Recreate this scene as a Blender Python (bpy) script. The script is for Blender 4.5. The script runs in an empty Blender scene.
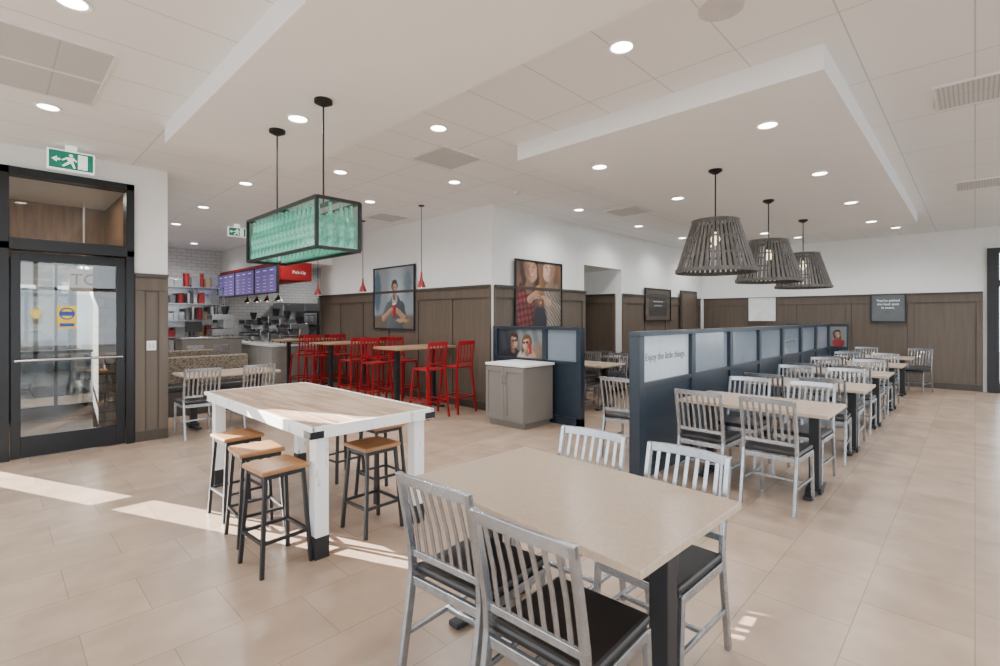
import bpy, math, random
from mathutils import Vector, Matrix
random.seed(4)
S=bpy.context.scene
COL=S.collection
# ---------------------------------------------------------------- materials
MC={}
def mat(name,c,c2=None,scale=6,stretch=(1,1,1),rough=.5,metal=0,bump=0,emit=0,ecol=None,alpha=1,spec=.5,lo=.35,hi=.65):
    if name in MC: return MC[name]
    m=bpy.data.materials.new(name); m.use_nodes=True
    nt=m.node_tree; b=nt.nodes['Principled BSDF']
    b.inputs['Roughness'].default_value=rough; b.inputs['Metallic'].default_value=metal
    b.inputs['Specular IOR Level'].default_value=spec
    b.inputs['Base Color'].default_value=(*c,1)
    if c2 is None: c2=tuple(x*.88 for x in c)
    tc=nt.nodes.new('ShaderNodeTexCoord'); mp=nt.nodes.new('ShaderNodeMapping')
    mp.inputs['Scale'].default_value=stretch
    nz=nt.nodes.new('ShaderNodeTexNoise'); nz.inputs['Scale'].default_value=scale; nz.inputs['Detail'].default_value=5
    mx=nt.nodes.new('ShaderNodeMix'); mx.data_type='RGBA'
    mx.inputs[6].default_value=(*c,1); mx.inputs[7].default_value=(*c2,1)
    rp=nt.nodes.new('ShaderNodeMapRange'); rp.inputs[1].default_value=lo; rp.inputs[2].default_value=hi
    L=nt.links.new
    L(tc.outputs['Object'],mp.inputs[0]); L(mp.outputs[0],nz.inputs['Vector'])
    L(nz.outputs[0],rp.inputs[0]); L(rp.outputs[0],mx.inputs[0]); L(mx.outputs[2],b.inputs['Base Color'])
    if bump:
        bp=nt.nodes.new('ShaderNodeBump'); bp.inputs['Strength'].default_value=bump; bp.inputs['Distance'].default_value=.01
        L(nz.outputs[0],bp.inputs['Height']); L(bp.outputs[0],b.inputs['Normal'])
    if emit:
        b.inputs['Emission Color'].default_value=(*(ecol or c),1); b.inputs['Emission Strength'].default_value=emit
    b.inputs['Alpha'].default_value=alpha
    MC[name]=m; return m
def bricks(name,c1,c2,mortar,w,h,ms,off,rough,bumpd=.3,rot=0,noise=.0,swz=None,spec=.5):
    m=bpy.data.materials.new(name); m.use_nodes=True; nt=m.node_tree; b=nt.nodes['Principled BSDF']; L=nt.links.new
    tc=nt.nodes.new('ShaderNodeTexCoord'); mp=nt.nodes.new('ShaderNodeMapping'); mp.inputs['Rotation'].default_value=(swz or (0,0,rot))
    br=nt.nodes.new('ShaderNodeTexBrick'); br.offset=off
    br.inputs['Scale'].default_value=1; br.inputs['Brick Width'].default_value=w; br.inputs['Row Height'].default_value=h
    br.inputs['Mortar Size'].default_value=ms; br.inputs['Color1'].default_value=(*c1,1); br.inputs['Color2'].default_value=(*c2,1)
    br.inputs['Mortar'].default_value=(*mortar,1); br.inputs['Mortar Smooth'].default_value=.1
    L(tc.outputs['Object'],mp.inputs[0]); L(mp.outputs[0],br.inputs['Vector'])
    nz=nt.nodes.new('ShaderNodeTexNoise'); nz.inputs['Scale'].default_value=3.5; nz.inputs['Detail'].default_value=6
    L(tc.outputs['Object'],nz.inputs['Vector'])
    gm=nt.nodes.new('ShaderNodeMapRange'); gm.inputs[1].default_value=.3; gm.inputs[2].default_value=.7; gm.inputs[3].default_value=.6; gm.inputs[4].default_value=1.0
    L(nz.outputs[0],gm.inputs[0])
    mx=nt.nodes.new('ShaderNodeMix'); mx.data_type='RGBA'; mx.blend_type='MULTIPLY'; mx.inputs[0].default_value=noise
    L(br.outputs['Color'],mx.inputs[6]); L(gm.outputs[0],mx.inputs[7]); L(mx.outputs[2],b.inputs['Base Color'])
    b.inputs['Roughness'].default_value=rough; b.inputs['Specular IOR Level'].default_value=spec
    bp=nt.nodes.new('ShaderNodeBump'); bp.inputs['Strength'].default_value=bumpd; bp.inputs['Distance'].default_value=.003; bp.invert=True
    L(br.outputs['Fac'],bp.inputs['Height']); L(bp.outputs[0],b.inputs['Normal'])
    return m
def glassmat(name,tint=(1,1,1),gl=.1,rough=.02):
    m=bpy.data.materials.new(name); m.use_nodes=True; nt=m.node_tree; nt.nodes.clear(); L=nt.links.new
    o=nt.nodes.new('ShaderNodeOutputMaterial'); t=nt.nodes.new('ShaderNodeBsdfTransparent'); g=nt.nodes.new('ShaderNodeBsdfGlossy')
    t.inputs[0].default_value=(*tint,1); g.inputs['Roughness'].default_value=rough
    x=nt.nodes.new('ShaderNodeMixShader'); x.inputs[0].default_value=gl
    L(t.outputs[0],x.inputs[1]); L(g.outputs[0],x.inputs[2]); L(x.outputs[0],o.inputs[0]); return m

WHITE=mat('paint_white',(.80,.80,.78),(.78,.78,.76),rough=.7)
SOFF=mat('paint_soffit',(.88,.89,.895),(.87,.88,.885),rough=.8)
CEIL=bricks('ceiling_tiles',(.855,.87,.875),(.835,.85,.855),(.56,.57,.57),1.22,.61,.005,0,.85,.15)
FLOOR=bricks('floor_tiles',(.450,.322,.232),(.375,.268,.192),(.30,.215,.155),.6,.45,.003,.5,.27,.15,noise=.6)
WOOD=mat('wainscot_wood',(.108,.080,.057),(.088,.065,.047),scale=3,stretch=(5,5,.4),rough=.45)
WOODD=mat('wainscot_trim',(.052,.039,.028),(.044,.033,.024),scale=5,stretch=(4,4,.6),rough=.45)
TIMB=mat('timber_frame',(.30,.16,.07),(.2,.10,.045),scale=4,stretch=(6,6,.5),rough=.5)
BLACK=mat('black_metal',(.008,.008,.009),rough=.35,metal=.3)
BLACKP=mat('black_powder',(.010,.010,.012),rough=.5)
ALU=mat('brushed_aluminium',(.40,.41,.43),(.33,.34,.355),scale=20,rough=.27,metal=.85)
VINYL=mat('dark_vinyl',(.012,.009,.009),(.008,.007,.007),rough=.4)
NAVY=mat('navy_laminate',(.016,.026,.039),(.013,.022,.034),rough=.35)
TOP=mat('beige_tabletop',(.48,.365,.265),(.41,.31,.225),scale=30,stretch=(1,6,1),rough=.24)
RED=mat('red_metal',(.27,.003,.007),rough=.35)
REDP=mat('red_fascia',(.36,.005,.008),rough=.5,emit=.03)
OAK=mat('oak_seat',(.40,.20,.08),(.28,.13,.05),scale=6,stretch=(1,10,1),rough=.45)
PLANK=mat('weathered_planks',(.53,.37,.25),(.27,.145,.075),scale=3.0,stretch=(5,.7,1),rough=.4,bump=.08,lo=.36,hi=.68)
DISTR=mat('distressed_white',(.78,.77,.745),(.40,.33,.26),scale=16,stretch=(1,1,.5),rough=.6,bump=.06,lo=.62,hi=.72)
GREYW=mat('grey_cabinet',(.185,.165,.142),(.17,.15,.13),scale=3,stretch=(1,1,1),rough=.5)
STEEL=mat('stainless',(.45,.45,.45),rough=.25,metal=.9)
DARK=mat('dark_grey',(.02,.02,.022),rough=.5)
BASK=mat('grey_slat_wood',(.088,.076,.065),(.044,.038,.034),scale=8,stretch=(3,3,1),rough=.7)
LENS=mat('lamp_lens',(1,.97,.92),rough=.5,emit=16)
BULB=mat('bulb_warm',(1,.8,.5),rough=.5,emit=4)
TRIMW=mat('trim_white',(.82,.82,.81),rough=.5)
GRILLE=bricks('vent_grille',(.62,.63,.63),(.60,.61,.61),(.44,.44,.44),1.5,.03,.006,0,.6,.3)
PANEL=mat('frosted_panel',(.19,.225,.265),(.15,.18,.215),scale=1.2,rough=.14)
SIGNW=mat('sign_white',(.50,.54,.585),(.46,.50,.545),rough=.3)
SIGNG=mat('sign_grey',(.11,.12,.125),rough=.5)
TXTG=mat('text_grey',(.17,.19,.22),rough=.6)
TXTW=mat('text_white',(.9,.9,.9),rough=.6,emit=.2)
EXITG=mat('exit_green',(.0,.20,.13),rough=.5,emit=.3)
EXITW=mat('exit_white',(.9,.95,.9),rough=.5,emit=.6)
GLASS=glassmat('clear_glass',(.88,.90,.90),.05)
GPANE=glassmat('lantern_pane',(.86,.95,.92),.08,.1)
BOTT=mat('green_bottle_glass',(.30,.62,.50),(.03,.20,.15),scale=25,rough=.08,emit=.22,ecol=(.22,.75,.58),spec=.9)  # glow put into the glass, stands in for light inside the lantern
BRICKW=bricks('white_brick',(.62,.61,.59),(.56,.55,.53),(.36,.35,.34),.24,.09,.006,.5,.5,.4,swz=(math.radians(90),0,0))
STONE=bricks('stacked_stone',(.20,.145,.10),(.09,.075,.062),(.035,.03,.027),.42,.13,.008,.4,.8,.6,swz=(math.radians(90),0,0),noise=.4)
CONC=mat('pavement',(.10,.096,.092),(.075,.072,.07),rough=.9)
SCR=mat('screen_purple',(.06,.055,.20),(.18,.08,.27),scale=1.6,rough=.3,emit=.55,ecol=(.08,.07,.26))
SCRW=mat('screen_text',(.8,.8,.95),rough=.3,emit=.4)
LEAF=mat('hedge_leaf',(.05,.11,.03),(.02,.05,.012),scale=30,rough=.8,bump=.6)

# ---------------------------------------------------------------- builder
class B:
    def __init__(s): s.v=[];s.f=[];s.m=[]
    def add(s,vs,fs,m=0):
        o=len(s.v); s.v+= [tuple(v) for v in vs]
        for f in fs: s.f.append(tuple(i+o for i in f)); s.m.append(m)
        return s
    def box(s,x0,x1,y0,y1,z0,z1,m=0):
        vs=[(x,y,z) for z in (z0,z1) for y in (y0,y1) for x in (x0,x1)]
        return s.add(vs,[(0,2,3,1),(4,5,7,6),(0,1,5,4),(2,6,7,3),(0,4,6,2),(1,3,7,5)],m)
    def beam(s,p,q,w,d,m=0,up=(0,0,1),w2=None,d2=None):
        p=Vector(p);q=Vector(q);a=(q-p).normalized();u=Vector(up)
        if abs(a.dot(u))>.93: u=Vector((1,0,0))
        e1=a.cross(u).normalized(); e2=e1.cross(a).normalized()
        w2=w2 or w; d2=d2 or d
        vs=[]
        for c,ww,dd in ((p,w,d),(q,w2,d2)):
            for i,j in ((-1,-1),(1,-1),(1,1),(-1,1)): vs.append(c+e1*ww/2*i+e2*dd/2*j)
        return s.add(vs,[(3,2,1,0),(4,5,6,7),(0,1,5,4),(1,2,6,5),(2,3,7,6),(3,0,4,7)],m)
    def sweep(s,rings,m=0):
        k=len(rings[0]); vs=[p for r in rings for p in r]; fs=[]
        for j in range(len(rings)-1):
            for i in range(k): fs.append((j*k+i,j*k+(i+1)%k,(j+1)*k+(i+1)%k,(j+1)*k+i))
        fs+=[tuple(range(k))[::-1],tuple(range((len(rings)-1)*k,len(rings)*k))]
        return s.add(vs,fs,m)
    def cyl(s,p,q,r,r2=None,n=16,m=0,cap=True):
        p=Vector(p);q=Vector(q);a=(q-p).normalized();r2=r if r2 is None else r2
        u=Vector((0,0,1)) if abs(a.z)<.9 else Vector((1,0,0))
        e1=a.cross(u).normalized(); e2=a.cross(e1).normalized(); vs=[]
        for c,rr in ((p,r),(q,r2)):
            for i in range(n):
                t=2*math.pi*i/n; vs.append(c+e1*rr*math.cos(t)+e2*rr*math.sin(t))
        fs=[(i,(i+1)%n,n+(i+1)%n,n+i) for i in range(n)]
        if cap: fs+=[tuple(range(n))[::-1],tuple(range(n,2*n))]
        return s.add(vs,fs,m)
    def lathe(s,prof,c=(0,0,0),n=20,m=0,closed=False):
        vs=[];k=len(prof)
        for r,z in prof:
            for i in range(n):
                t=2*math.pi*i/n; vs.append((c[0]+r*math.cos(t),c[1]+r*math.sin(t),c[2]+z))
        fs=[]
        for j in range(k-1 if not closed else k):
            a=j*n;b=((j+1)%k)*n
            for i in range(n): fs.append((a+i,a+(i+1)%n,b+(i+1)%n,b+i))
        if not closed: fs+=[tuple(range(n))[::-1],tuple(range((k-1)*n,k*n))]
        return s.add(vs,fs,m)
    def obj(s,name,mats,parent=None,smooth=False,bevel=0,kind=None,label=None,cat=None,loc=(0,0,0),rz=0,group=None):
        me=bpy.data.meshes.new(name); me.from_pydata(s.v,[],s.f); me.update()
        if not isinstance(mats,(list,tuple)): mats=[mats]
        for x in mats: me.materials.append(x)
        for p,mi in zip(me.polygons,s.m): p.material_index=mi; p.use_smooth=smooth
        o=bpy.data.objects.new(name,me); COL.objects.link(o); o.location=loc; o.rotation_euler=(0,0,rz)
        if smooth:
            try: me.set_sharp_from_angle(angle=math.radians(40))
            except Exception: pass
        if bevel:
            md=o.modifiers.new('bevel','BEVEL'); md.width=bevel; md.segments=2; md.limit_method='ANGLE'
        if parent: o.parent=parent
        if kind: o['kind']=kind
        if label: o['label']=label
        if cat: o['category']=cat
        if group: o['group']=group
        return o
def thing(name,label,cat,loc=(0,0,0),rz=0,group=None):
    e=bpy.data.objects.new(name,None); e.empty_display_size=.1; COL.objects.link(e)
    e.location=loc; e.rotation_euler=(0,0,rz); e['label']=label; e['category']=cat
    if group: e['group']=group
    return e
def dup(th,loc,rz=0,label=None,group=None):
    def rec(o,par):
        n=o.copy(); COL.objects.link(n)
        if par: n.parent=par
        for c in [k for k in o.children]: rec(c,n)
        return n
    n=rec(th,None); n.location=loc; n.rotation_euler=(0,0,rz)
    if label: n['label']=label
    if group: n['group']=group
    return n
FR={'-X':(Vector((0,-1,0)),Vector((0,0,1)),Vector((-1,0,0))),
    '-Y':(Vector((1,0,0)),Vector((0,0,1)),Vector((0,-1,0))),
    '+Y':(Vector((-1,0,0)),Vector((0,0,1)),Vector((0,1,0)))}
def text(name,body,size,m,face,org,parent=None,ext=.002,align='CENTER',sp=1.0,shear=0):
    cu=bpy.data.curves.new('t','FONT'); cu.body=body; cu.size=size; cu.extrude=ext; cu.align_x=align; cu.align_y='CENTER'; cu.space_line=sp; cu.shear=shear
    o=bpy.data.objects.new('t',cu); COL.objects.link(o); bpy.context.view_layer.update()
    me=bpy.data.meshes.new_from_object(o.evaluated_get(bpy.context.evaluated_depsgraph_get()))
    bpy.data.objects.remove(o); u,v,n=FR[face]; og=Vector(org)
    for vt in me.vertices:
        c=vt.co.copy(); vt.co=og+u*c.x+v*c.y+n*c.z
    me.materials.clear(); me.materials.append(m); me.name=name
    o=bpy.data.objects.new(name,me); COL.objects.link(o)
    if parent: o.parent=parent
    return o
def shapes(b,face,org,lst,step=.0006):
    u,v,n=FR[face]; og=Vector(org)
    for k,sh in enumerate(lst):
        off=n*(step*(k+1)); t=sh[0]
        if t=='r': _,a,c,a2,c2,m=sh; pts=[(a,c),(a2,c),(a2,c2),(a,c2)]
        elif t=='e':
            _,cx,cy,rx,ry,m=sh; pts=[(cx+rx*math.cos(i*math.pi/14),cy+ry*math.sin(i*math.pi/14)) for i in range(28)]
        else: _,pts,m=sh
        vs=[og+u*p[0]+v*p[1]+off for p in pts]
        b.add(vs,[tuple(range(len(vs)))],m)
# photographic prints: soft-edged vertex painted picture on a flat sheet
PRM=bpy.data.materials.new('printed_photo'); PRM.use_nodes=True
_n=PRM.node_tree; _a=_n.nodes.new('ShaderNodeVertexColor'); _a.layer_name='ink'
_n.links.new(_a.outputs['Color'],_n.nodes['Principled BSDF'].inputs['Base Color']); _n.nodes['Principled BSDF'].inputs['Roughness'].default_value=.35
def sst(x): x=max(0.,min(1.,x)); return x*x*(3-2*x)
def photo(name,face,org,w,h,bg,lst,parent,nx=120):
    ny=int(nx*h/w); u,v,n=FR[face]; og=Vector(org); vs=[];cols=[]
    for j in range(ny+1):
        for i in range(nx+1):
            x=(i/nx-.5)*w; y=(j/ny-.5)*h; vs.append(og+u*x+v*y); c=list(bg(x,y))
            # slight organic warp so that painted forms are not perfect ellipses
            x+=.006*math.sin(y*37+x*11); y+=.006*math.sin(x*33-y*13)
            for s in lst:
                if s[0]=='e':
                    _,cx,cy,rx,ry,rot,col,soft,shade=s; a=math.radians(rot); dx,dy=x-cx,y-cy
                    px=(dx*math.cos(a)+dy*math.sin(a))/rx; py=(-dx*math.sin(a)+dy*math.cos(a))/ry; d=math.hypot(px,py)
                    if d>1+soft: continue
                    k=sst((1+soft-d)/(2*soft)); sh=1-shade*sst(px*.5+.4-py*.15)
                else:
                    _,ax,ay,bx,by,r0,r1,col,soft,shade=s; L2=(bx-ax)**2+(by-ay)**2; t=max(0,min(1,((x-ax)*(bx-ax)+(y-ay)*(by-ay))/L2)); r=r0+(r1-r0)*t
                    ex,ey=x-ax-(bx-ax)*t,y-ay-(by-ay)*t; d=math.hypot(ex,ey)/r
                    if d>1+soft: continue
                    k=sst((1+soft-d)/(2*soft)); sh=1-shade*sst((ex-ey)/r*.5+.5)
                if callable(col): cc=col(x,y)
                else: cc=col
                for q in range(3): c[q]+=(cc[q]*sh-c[q])*k
            g=random.uniform(.92,1.08)*.9; cols+=[c[0]*g,c[1]*g,c[2]*g,1]
    fs=[(j*(nx+1)+i,j*(nx+1)+i+1,(j+1)*(nx+1)+i+1,(j+1)*(nx+1)+i) for j in range(ny) for i in range(nx)]
    me=bpy.data.meshes.new(name); me.from_pydata([tuple(q) for q in vs],[],fs); me.update()
    at=me.color_attributes.new('ink','FLOAT_COLOR','POINT'); at.data.foreach_set('color',cols); me.materials.append(PRM)
    o=bpy.data.objects.new(name,me); COL.objects.link(o); o.parent=parent; return o
SK=(.50,.28,.185); HR=(.03,.016,.01)
def head(cx,cy,r,tilt=0,hair=HR,glasses=False,skin=SK,long=True):
    """soft three-quarter face, turned by the tilt sign"""
    s0=1 if tilt>=0 else -1; dk=tuple(q*.45 for q in skin); lt=tuple(min(1,q*1.18) for q in skin); L=[]
    if long: L+=[('e',cx-.6*r*s0,cy-.3*r,.55*r,1.45*r,tilt*.5,hair,.2,.3),('e',cx+.55*r*s0,cy-.35*r,.38*r,1.3*r,tilt*.5,hair,.25,.3)]
    L+=[('c',cx-.1*r*s0,cy-.6*r,cx-.2*r*s0,cy-1.5*r,.34*r,.44*r,dk,.2,.2),('e',cx-.08*r*s0,cy+.40*r,.92*r,.95*r,tilt,hair,.12,.3),
        ('e',cx+.04*r*s0,cy-.1*r,.68*r,1.0*r,tilt,skin,.1,.25),('e',cx-.42*r*s0,cy-.2*r,.3*r,.75*r,tilt,dk,.7,.0),
        ('e',cx+.22*r*s0,cy-.1*r,.3*r,.55*r,tilt,lt,.8,.0),('e',cx-.1*r*s0,cy+1.05*r,.75*r,.36*r,tilt-14*s0,hair,.25,.2),
        ('c',cx+.16*r*s0,cy+.12*r,cx+.22*r*s0,cy-.2*r,.05*r,.09*r,tuple(q*.72 for q in skin),.9,.2),
        ('e',cx+.12*r*s0,cy-.54*r,.23*r,.09*r,-tilt*.5,(.36,.09,.08),.5,0),('e',cx+.12*r*s0,cy-.52*r,.16*r,.035*r,-tilt*.5,(.7,.66,.62),.6,0)]
    a=cx+.1*r*s0
    if glasses:
        L+=[('e',a-.32*r,cy+.14*r,.27*r,.2*r,0,(.01,.01,.012),.15,0),('e',a+.30*r,cy+.14*r,.25*r,.2*r,0,(.01,.01,.012),.15,0),('c',a-.6*r,cy+.22*r,a+.55*r,cy+.22*r,.04*r,.04*r,(.01,.01,.01),.3,0),('e',a-.40*r,cy+.2*r,.1*r,.05*r,0,(.2,.22,.25),.6,0)]
    else:
        for s in (-1,1): L+=[('e',a+s*.27*r,cy+.1*r,.15*r,.07*r,0,tuple(q*.6 for q in skin),.8,0),('e',a+s*.27*r,cy+.1*r,.09*r,.035*r,0,(.04,.02,.015),.6,0),('e',a+s*.28*r,cy+.27*r,.16*r,.03*r,-s*8,tuple(q*.35 for q in skin),.7,0)]
    return L

# ---------------------------------------------------------------- room shell
C=3.45; SO=3.27; WH=2.1
def st(name,b,mats,bevel=0): return b.obj(name,mats,kind='structure',bevel=bevel)
st('floor',B().box(-3.15,15.0,-4.15,15.65,-.12,0),FLOOR)
st('ceiling',B().box(-3.15,15.0,-4.15,7.70,C,C+.15),CEIL)
st('ceiling',B().box(-.13,15.0,7.70,15.65,C,C+.15),CEIL)
st('ceiling',B().box(1.19,2.5,-4.0,5.73,SO,C),SOFF)
st('ceiling',B().box(4.0,11.6,.75,3.6,SO,C),SOFF)
st('wall_entry',B().box(-3,-.50,7.56,7.71,0,C).box(-.13,.05,7.56,7.71,0,C).box(1.24,1.6,7.56,7.71,0,C)
   .box(-.50,-.13,7.56,7.71,0,.15).box(-.50,-.13,7.56,7.71,2.82,C).box(.05,1.24,7.56,7.71,3.2,C),WHITE)
st('wall_nook',B().box(1.45,1.6,7.71,15.5,0,C),WHITE)
st('wall_kitchen_back',B().box(1.45,9.2,15.5,15.65,0,C),BRICKW)
st('wall_kitchen_side',B().box(9.05,9.2,7.2,15.5,0,C),WHITE)
st('wall_poster',B().box(5.8,5.95,5.95,11.9,0,C),WHITE)
st('wall_long',B().box(5.8,8.5,5.8,5.95,0,C).box(10.0,14.5,5.8,5.95,0,C).box(8.5,10.0,5.8,5.95,2.65,C),WHITE)
st('wall_recess',B().box(8.35,8.5,5.95,7.0,0,C).box(10.0,10.15,5.95,7.0,0,C).box(8.5,10.0,6.9,7.0,0,C).box(8.5,10,5.95,6.9,2.65,2.75),WHITE)
st('wall_far',B().box(14.5,14.65,-.18,5.95,0,C).box(14.5,14.65,-4,-1.9,0,C).box(14.5,14.65,-1.9,-.18,3.0,C),WHITE)
st('floor',B().box(-25,35,-25,35,-.2,-.125),CONC)
def wains(name,ax,c,a0,a1,sgn,step=1.2,h=WH):
    b=B()
    def bx(u0,u1,t0,t1,z0,z1,m):
        w0,w1=sorted((c+sgn*t0,c+sgn*t1))
        if ax=='x': b.box(u0,u1,w0,w1,z0,z1,m)
        else: b.box(w0,w1,u0,u1,z0,z1,m)
    bx(a0,a1,.001,.02,0,h,0); bx(a0,a1,.02,.06,h-.04,h+.01,1); bx(a0,a1,.02,.04,h-.2,h-.04,0)
    bx(a0,a1,.02,.045,0,.13,1)
    n=max(1,round((a1-a0)/step)); s=(a1-a0)/n
    for i in range(n+1):
        q=min(max(a0+i*s,a0+.05),a1-.05); bx(q-.05,q+.05,.02,.04,.13,h-.2,0)
        if q-.06>a0: bx(q-.06,q-.05,.02,.036,.13,h-.2,1)
        if q+.06<a1: bx(q+.05,q+.06,.02,.036,.13,h-.2,1)
    bx(a0,a1,.02,.042,h-.21,h-.2,1)
    st(name,b,[WOOD,WOODD],.003)
wains('trim_1','x',7.56,1.25,1.6,-1)
wains('trim_2','y',5.8,5.8,11.9,-1,.95)
wains('trim_3','x',5.8,5.85,8.5,-1,.9)
wains('trim_4','x',5.8,10.0,14.4,-1)
wains('trim_5','x',6.9,8.5,9.95,-1)
wains('trim_9','y',10.0,5.95,6.88,-1)
wains('trim_6','y',14.5,-.12,5.7,-1)
b=B().box(12.95,14.0,5.70,5.745,0,2.3,0).box(13.02,13.93,5.69,5.70,.02,2.22,1)
st('door_2',b,[WOODD,WOOD],.004)
def winwall(name,ax,c,a0,a1,n):
    b=B()
    def bx(u0,u1,t,z0,z1):
        if ax=='y': b.box(c-t,c+t,u0,u1,z0,z1)
        else: b.box(u0,u1,c-t,c+t,z0,z1)
    bx(a0,a1,.07,0,.25); bx(a0,a1,.07,3.2,C); bx(a0,a1,.05,2.35,2.45)
    for i in range(n+1):
        q=a0+(a1-a0)*i/n; bx(max(a0,q-.05),min(a1,q+.05),.06,.25,3.2)
    st(name,b,BLACKP)
winwall('window_1','y',-3.07,-4,7.56,6)
winwall('window_2','x',-4.07,-3,14.5,9)
st('window_3',B().box(-.50,-.48,7.58,7.68,.15,2.82).box(-.15,-.13,7.58,7.68,.15,2.82).box(-.48,-.15,7.58,7.68,2.30,2.38).box(-.48,-.15,7.58,7.68,.98,1.04),BLACKP)
b=B()
for y0,y1 in ((-.36,-.18),(-1.9,-1.78),(-1.09,-1.0)): b.box(14.40,14.6,y0,y1,0,3.0,0)
b.box(14.46,14.6,-1.9,-.18,2.9,3.0,0).box(14.46,14.6,-1.9,-.18,2.2,2.34,0).box(14.48,14.58,-1.9,-.18,0,.2,0).box(14.52,14.53,-1.9,-.18,.2,2.9,1)
st('door_3',b,[BLACKP,GLASS])
b=B()
b.box(.05,.14,7.5,7.7,0,3.2).box(1.16,1.24,7.5,7.7,0,3.2).box(.05,1.24,7.5,7.7,3.12,3.2).box(.05,1.24,7.5,7.7,2.3,2.38)
st('door_1',b,BLACK,.004)
st('window_4',B().box(.14,1.16,7.6,7.61,2.38,3.12),GLASS)
D=thing('entrance_door','black aluminium framed glass entrance door with push bar','door',(.14,7.56,0))
b=B().box(.01,.09,-.02,.03,.01,2.28).box(.93,1.01,-.02,.03,.01,2.28).box(.09,.93,-.02,.03,2.18,2.28).box(.09,.93,-.02,.03,.01,.24)
b.obj('door_frame',BLACK,D,bevel=.003)
B().box(.09,.93,.0,.01,.24,2.18).obj('glass_pane',GLASS,D)
b=B().cyl((.05,-.07,1.08),(.97,-.07,1.08),.014).cyl((.05,-.07,1.08),(.05,-.02,1.08),.012).cyl((.97,-.07,1.08),(.97,-.02,1.08),.012)
b.obj('push_bar',STEEL,D,smooth=True)
B().box(.0,1.02,-.14,-.02,2.29,2.42).obj('closer_housing',BLACK,D,bevel=.006)
YEL=mat('sticker_yellow',(.78,.50,.01),rough=.5); BLU=mat('sticker_blue',(.01,.05,.28),rough=.5); PALE=mat('sticker_pale',(.5,.5,.36),rough=.5)
b=B(); shapes(b,'-Y',(.0,-.001,0),[('r',.39,1.43,.56,1.69,0),('e',.475,1.60,.07,.07,1),('e',.475,1.60,.055,.055,0),('r',.41,1.575,.54,1.625,1),('r',.41,1.45,.54,1.49,1)])
b.obj('door_sticker',[YEL,BLU,PALE],D)
b=B(); shapes(b,'-Y',(.0,-.001,0),[('e',.21,1.6,.045,.055,1),('e',.21,1.6,.02,.03,0)])
b.obj('door_sticker',[PALE,YEL],D)
# vestibule
st('wall_vestibule',B().box(-.13,.0,7.72,10.2,0,C),STONE)  # side wall added to block direct sun from the entrance door
st('wall_vestibule',B().box(1.3,1.44,7.72,10.2,0,C),TIMB)
st('wall_stone',B().box(-.13,.15,10.2,10.35,0,C).box(1.25,1.44,10.2,10.35,0,C).box(.15,1.25,10.2,10.35,2.45,C),TIMB)
st('wall_stone',B().box(1.02,1.29,8.6,9.1,0,2.5),STONE)
st('ceiling',B().box(-.13,1.44,7.72,10.3,3.3,3.4),SOFF)
b=B().box(.15,.22,10.2,10.3,0,2.45,0).box(1.18,1.25,10.2,10.3,0,2.45,0).box(.15,1.25,10.2,10.3,2.38,2.45,0).box(.22,1.18,10.2,10.3,1.0,1.05,0).box(.22,1.18,10.2,10.3,0,.2,0).box(.68,.72,10.2,10.3,0,2.4,0)
b.box(.22,1.18,10.24,10.25,0.2,2.38,1)
st('window_5',b,[BLACK,GLASS])
TS0=thing('hanging_sign','small white square sign with dark letters','sign',(.98,9.7,2.12))
B().box(-.17,.17,-.01,.01,-.17,.17).box(-.01,.01,-.01,.01,.17,1.18).obj('sign_panel',TRIMW,TS0)
text('sign_lettering','TC',.24,BLACK,'-Y',(0,-.012,0),TS0)
# exterior
b=B()
for i in range(26):
    for j in range(2):
        x=-5.4+i*.25+random.uniform(-.1,.1); b.lathe([(.0,-.35),(.25,-.25),(.36,0),(.25,.28),(.0,.36)],c=(x,16.4+j*.5,.25+random.uniform(0,.35)),n=9)
o=b.obj('hedge',LEAF,label='low green clipped hedge outside the entrance',cat='hedge'); o['kind']='stuff'
b=B().box(-12,4,19.6,20.0,-.1,4.6,0)
for i in range(7): b.box(-11.2+i*2.1,-9.7+i*2.1,19.5,19.6,.7,2.4,1).box(-11.3+i*2.1,-9.6+i*2.1,19.48,19.6,2.4,2.5,2)
st('wall_outside',b,[STONE,mat('dark_window',(.02,.03,.04),rough=.1),TRIMW])
CP=mat('car_paint',(.03,.035,.045),rough=.25,metal=.4); CG=mat('car_window',(.015,.018,.02),rough=.1)
CR=thing('car','dark parked car outside the entrance','car',(-2.6,12.6,-.125),math.radians(8))
prof=[(0,.35),(0,.75),(.25,.9),(1.2,1.0),(1.9,1.42),(3.3,1.45),(3.9,1.05),(4.3,.95),(4.35,.4)]
b=B(); k=len(prof)
vs=[(x,y,z) for y in (0,1.75) for x,z in prof]
b.add(vs,[tuple(range(k)),tuple(range(2*k-1,k-1,-1))]+[(i,k+i,k+(i+1)%k,(i+1)%k) for i in range(k)])
b.obj('car_body',CP,CR,bevel=.05)
for y in (-.005,1.755): B().add([(x,y,z) for x,z in ((1.35,1.02),(1.95,1.36),(3.2,1.38),(3.7,1.04))],[(0,1,2,3)]).obj('side_window',CG,CR)
for x in (.8,3.5):
    for y in (-.02,1.55): B().cyl((x,y,.33),(x,y+.2,.33),.33,n=24).obj('wheel',BLACKP,CR)
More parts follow.
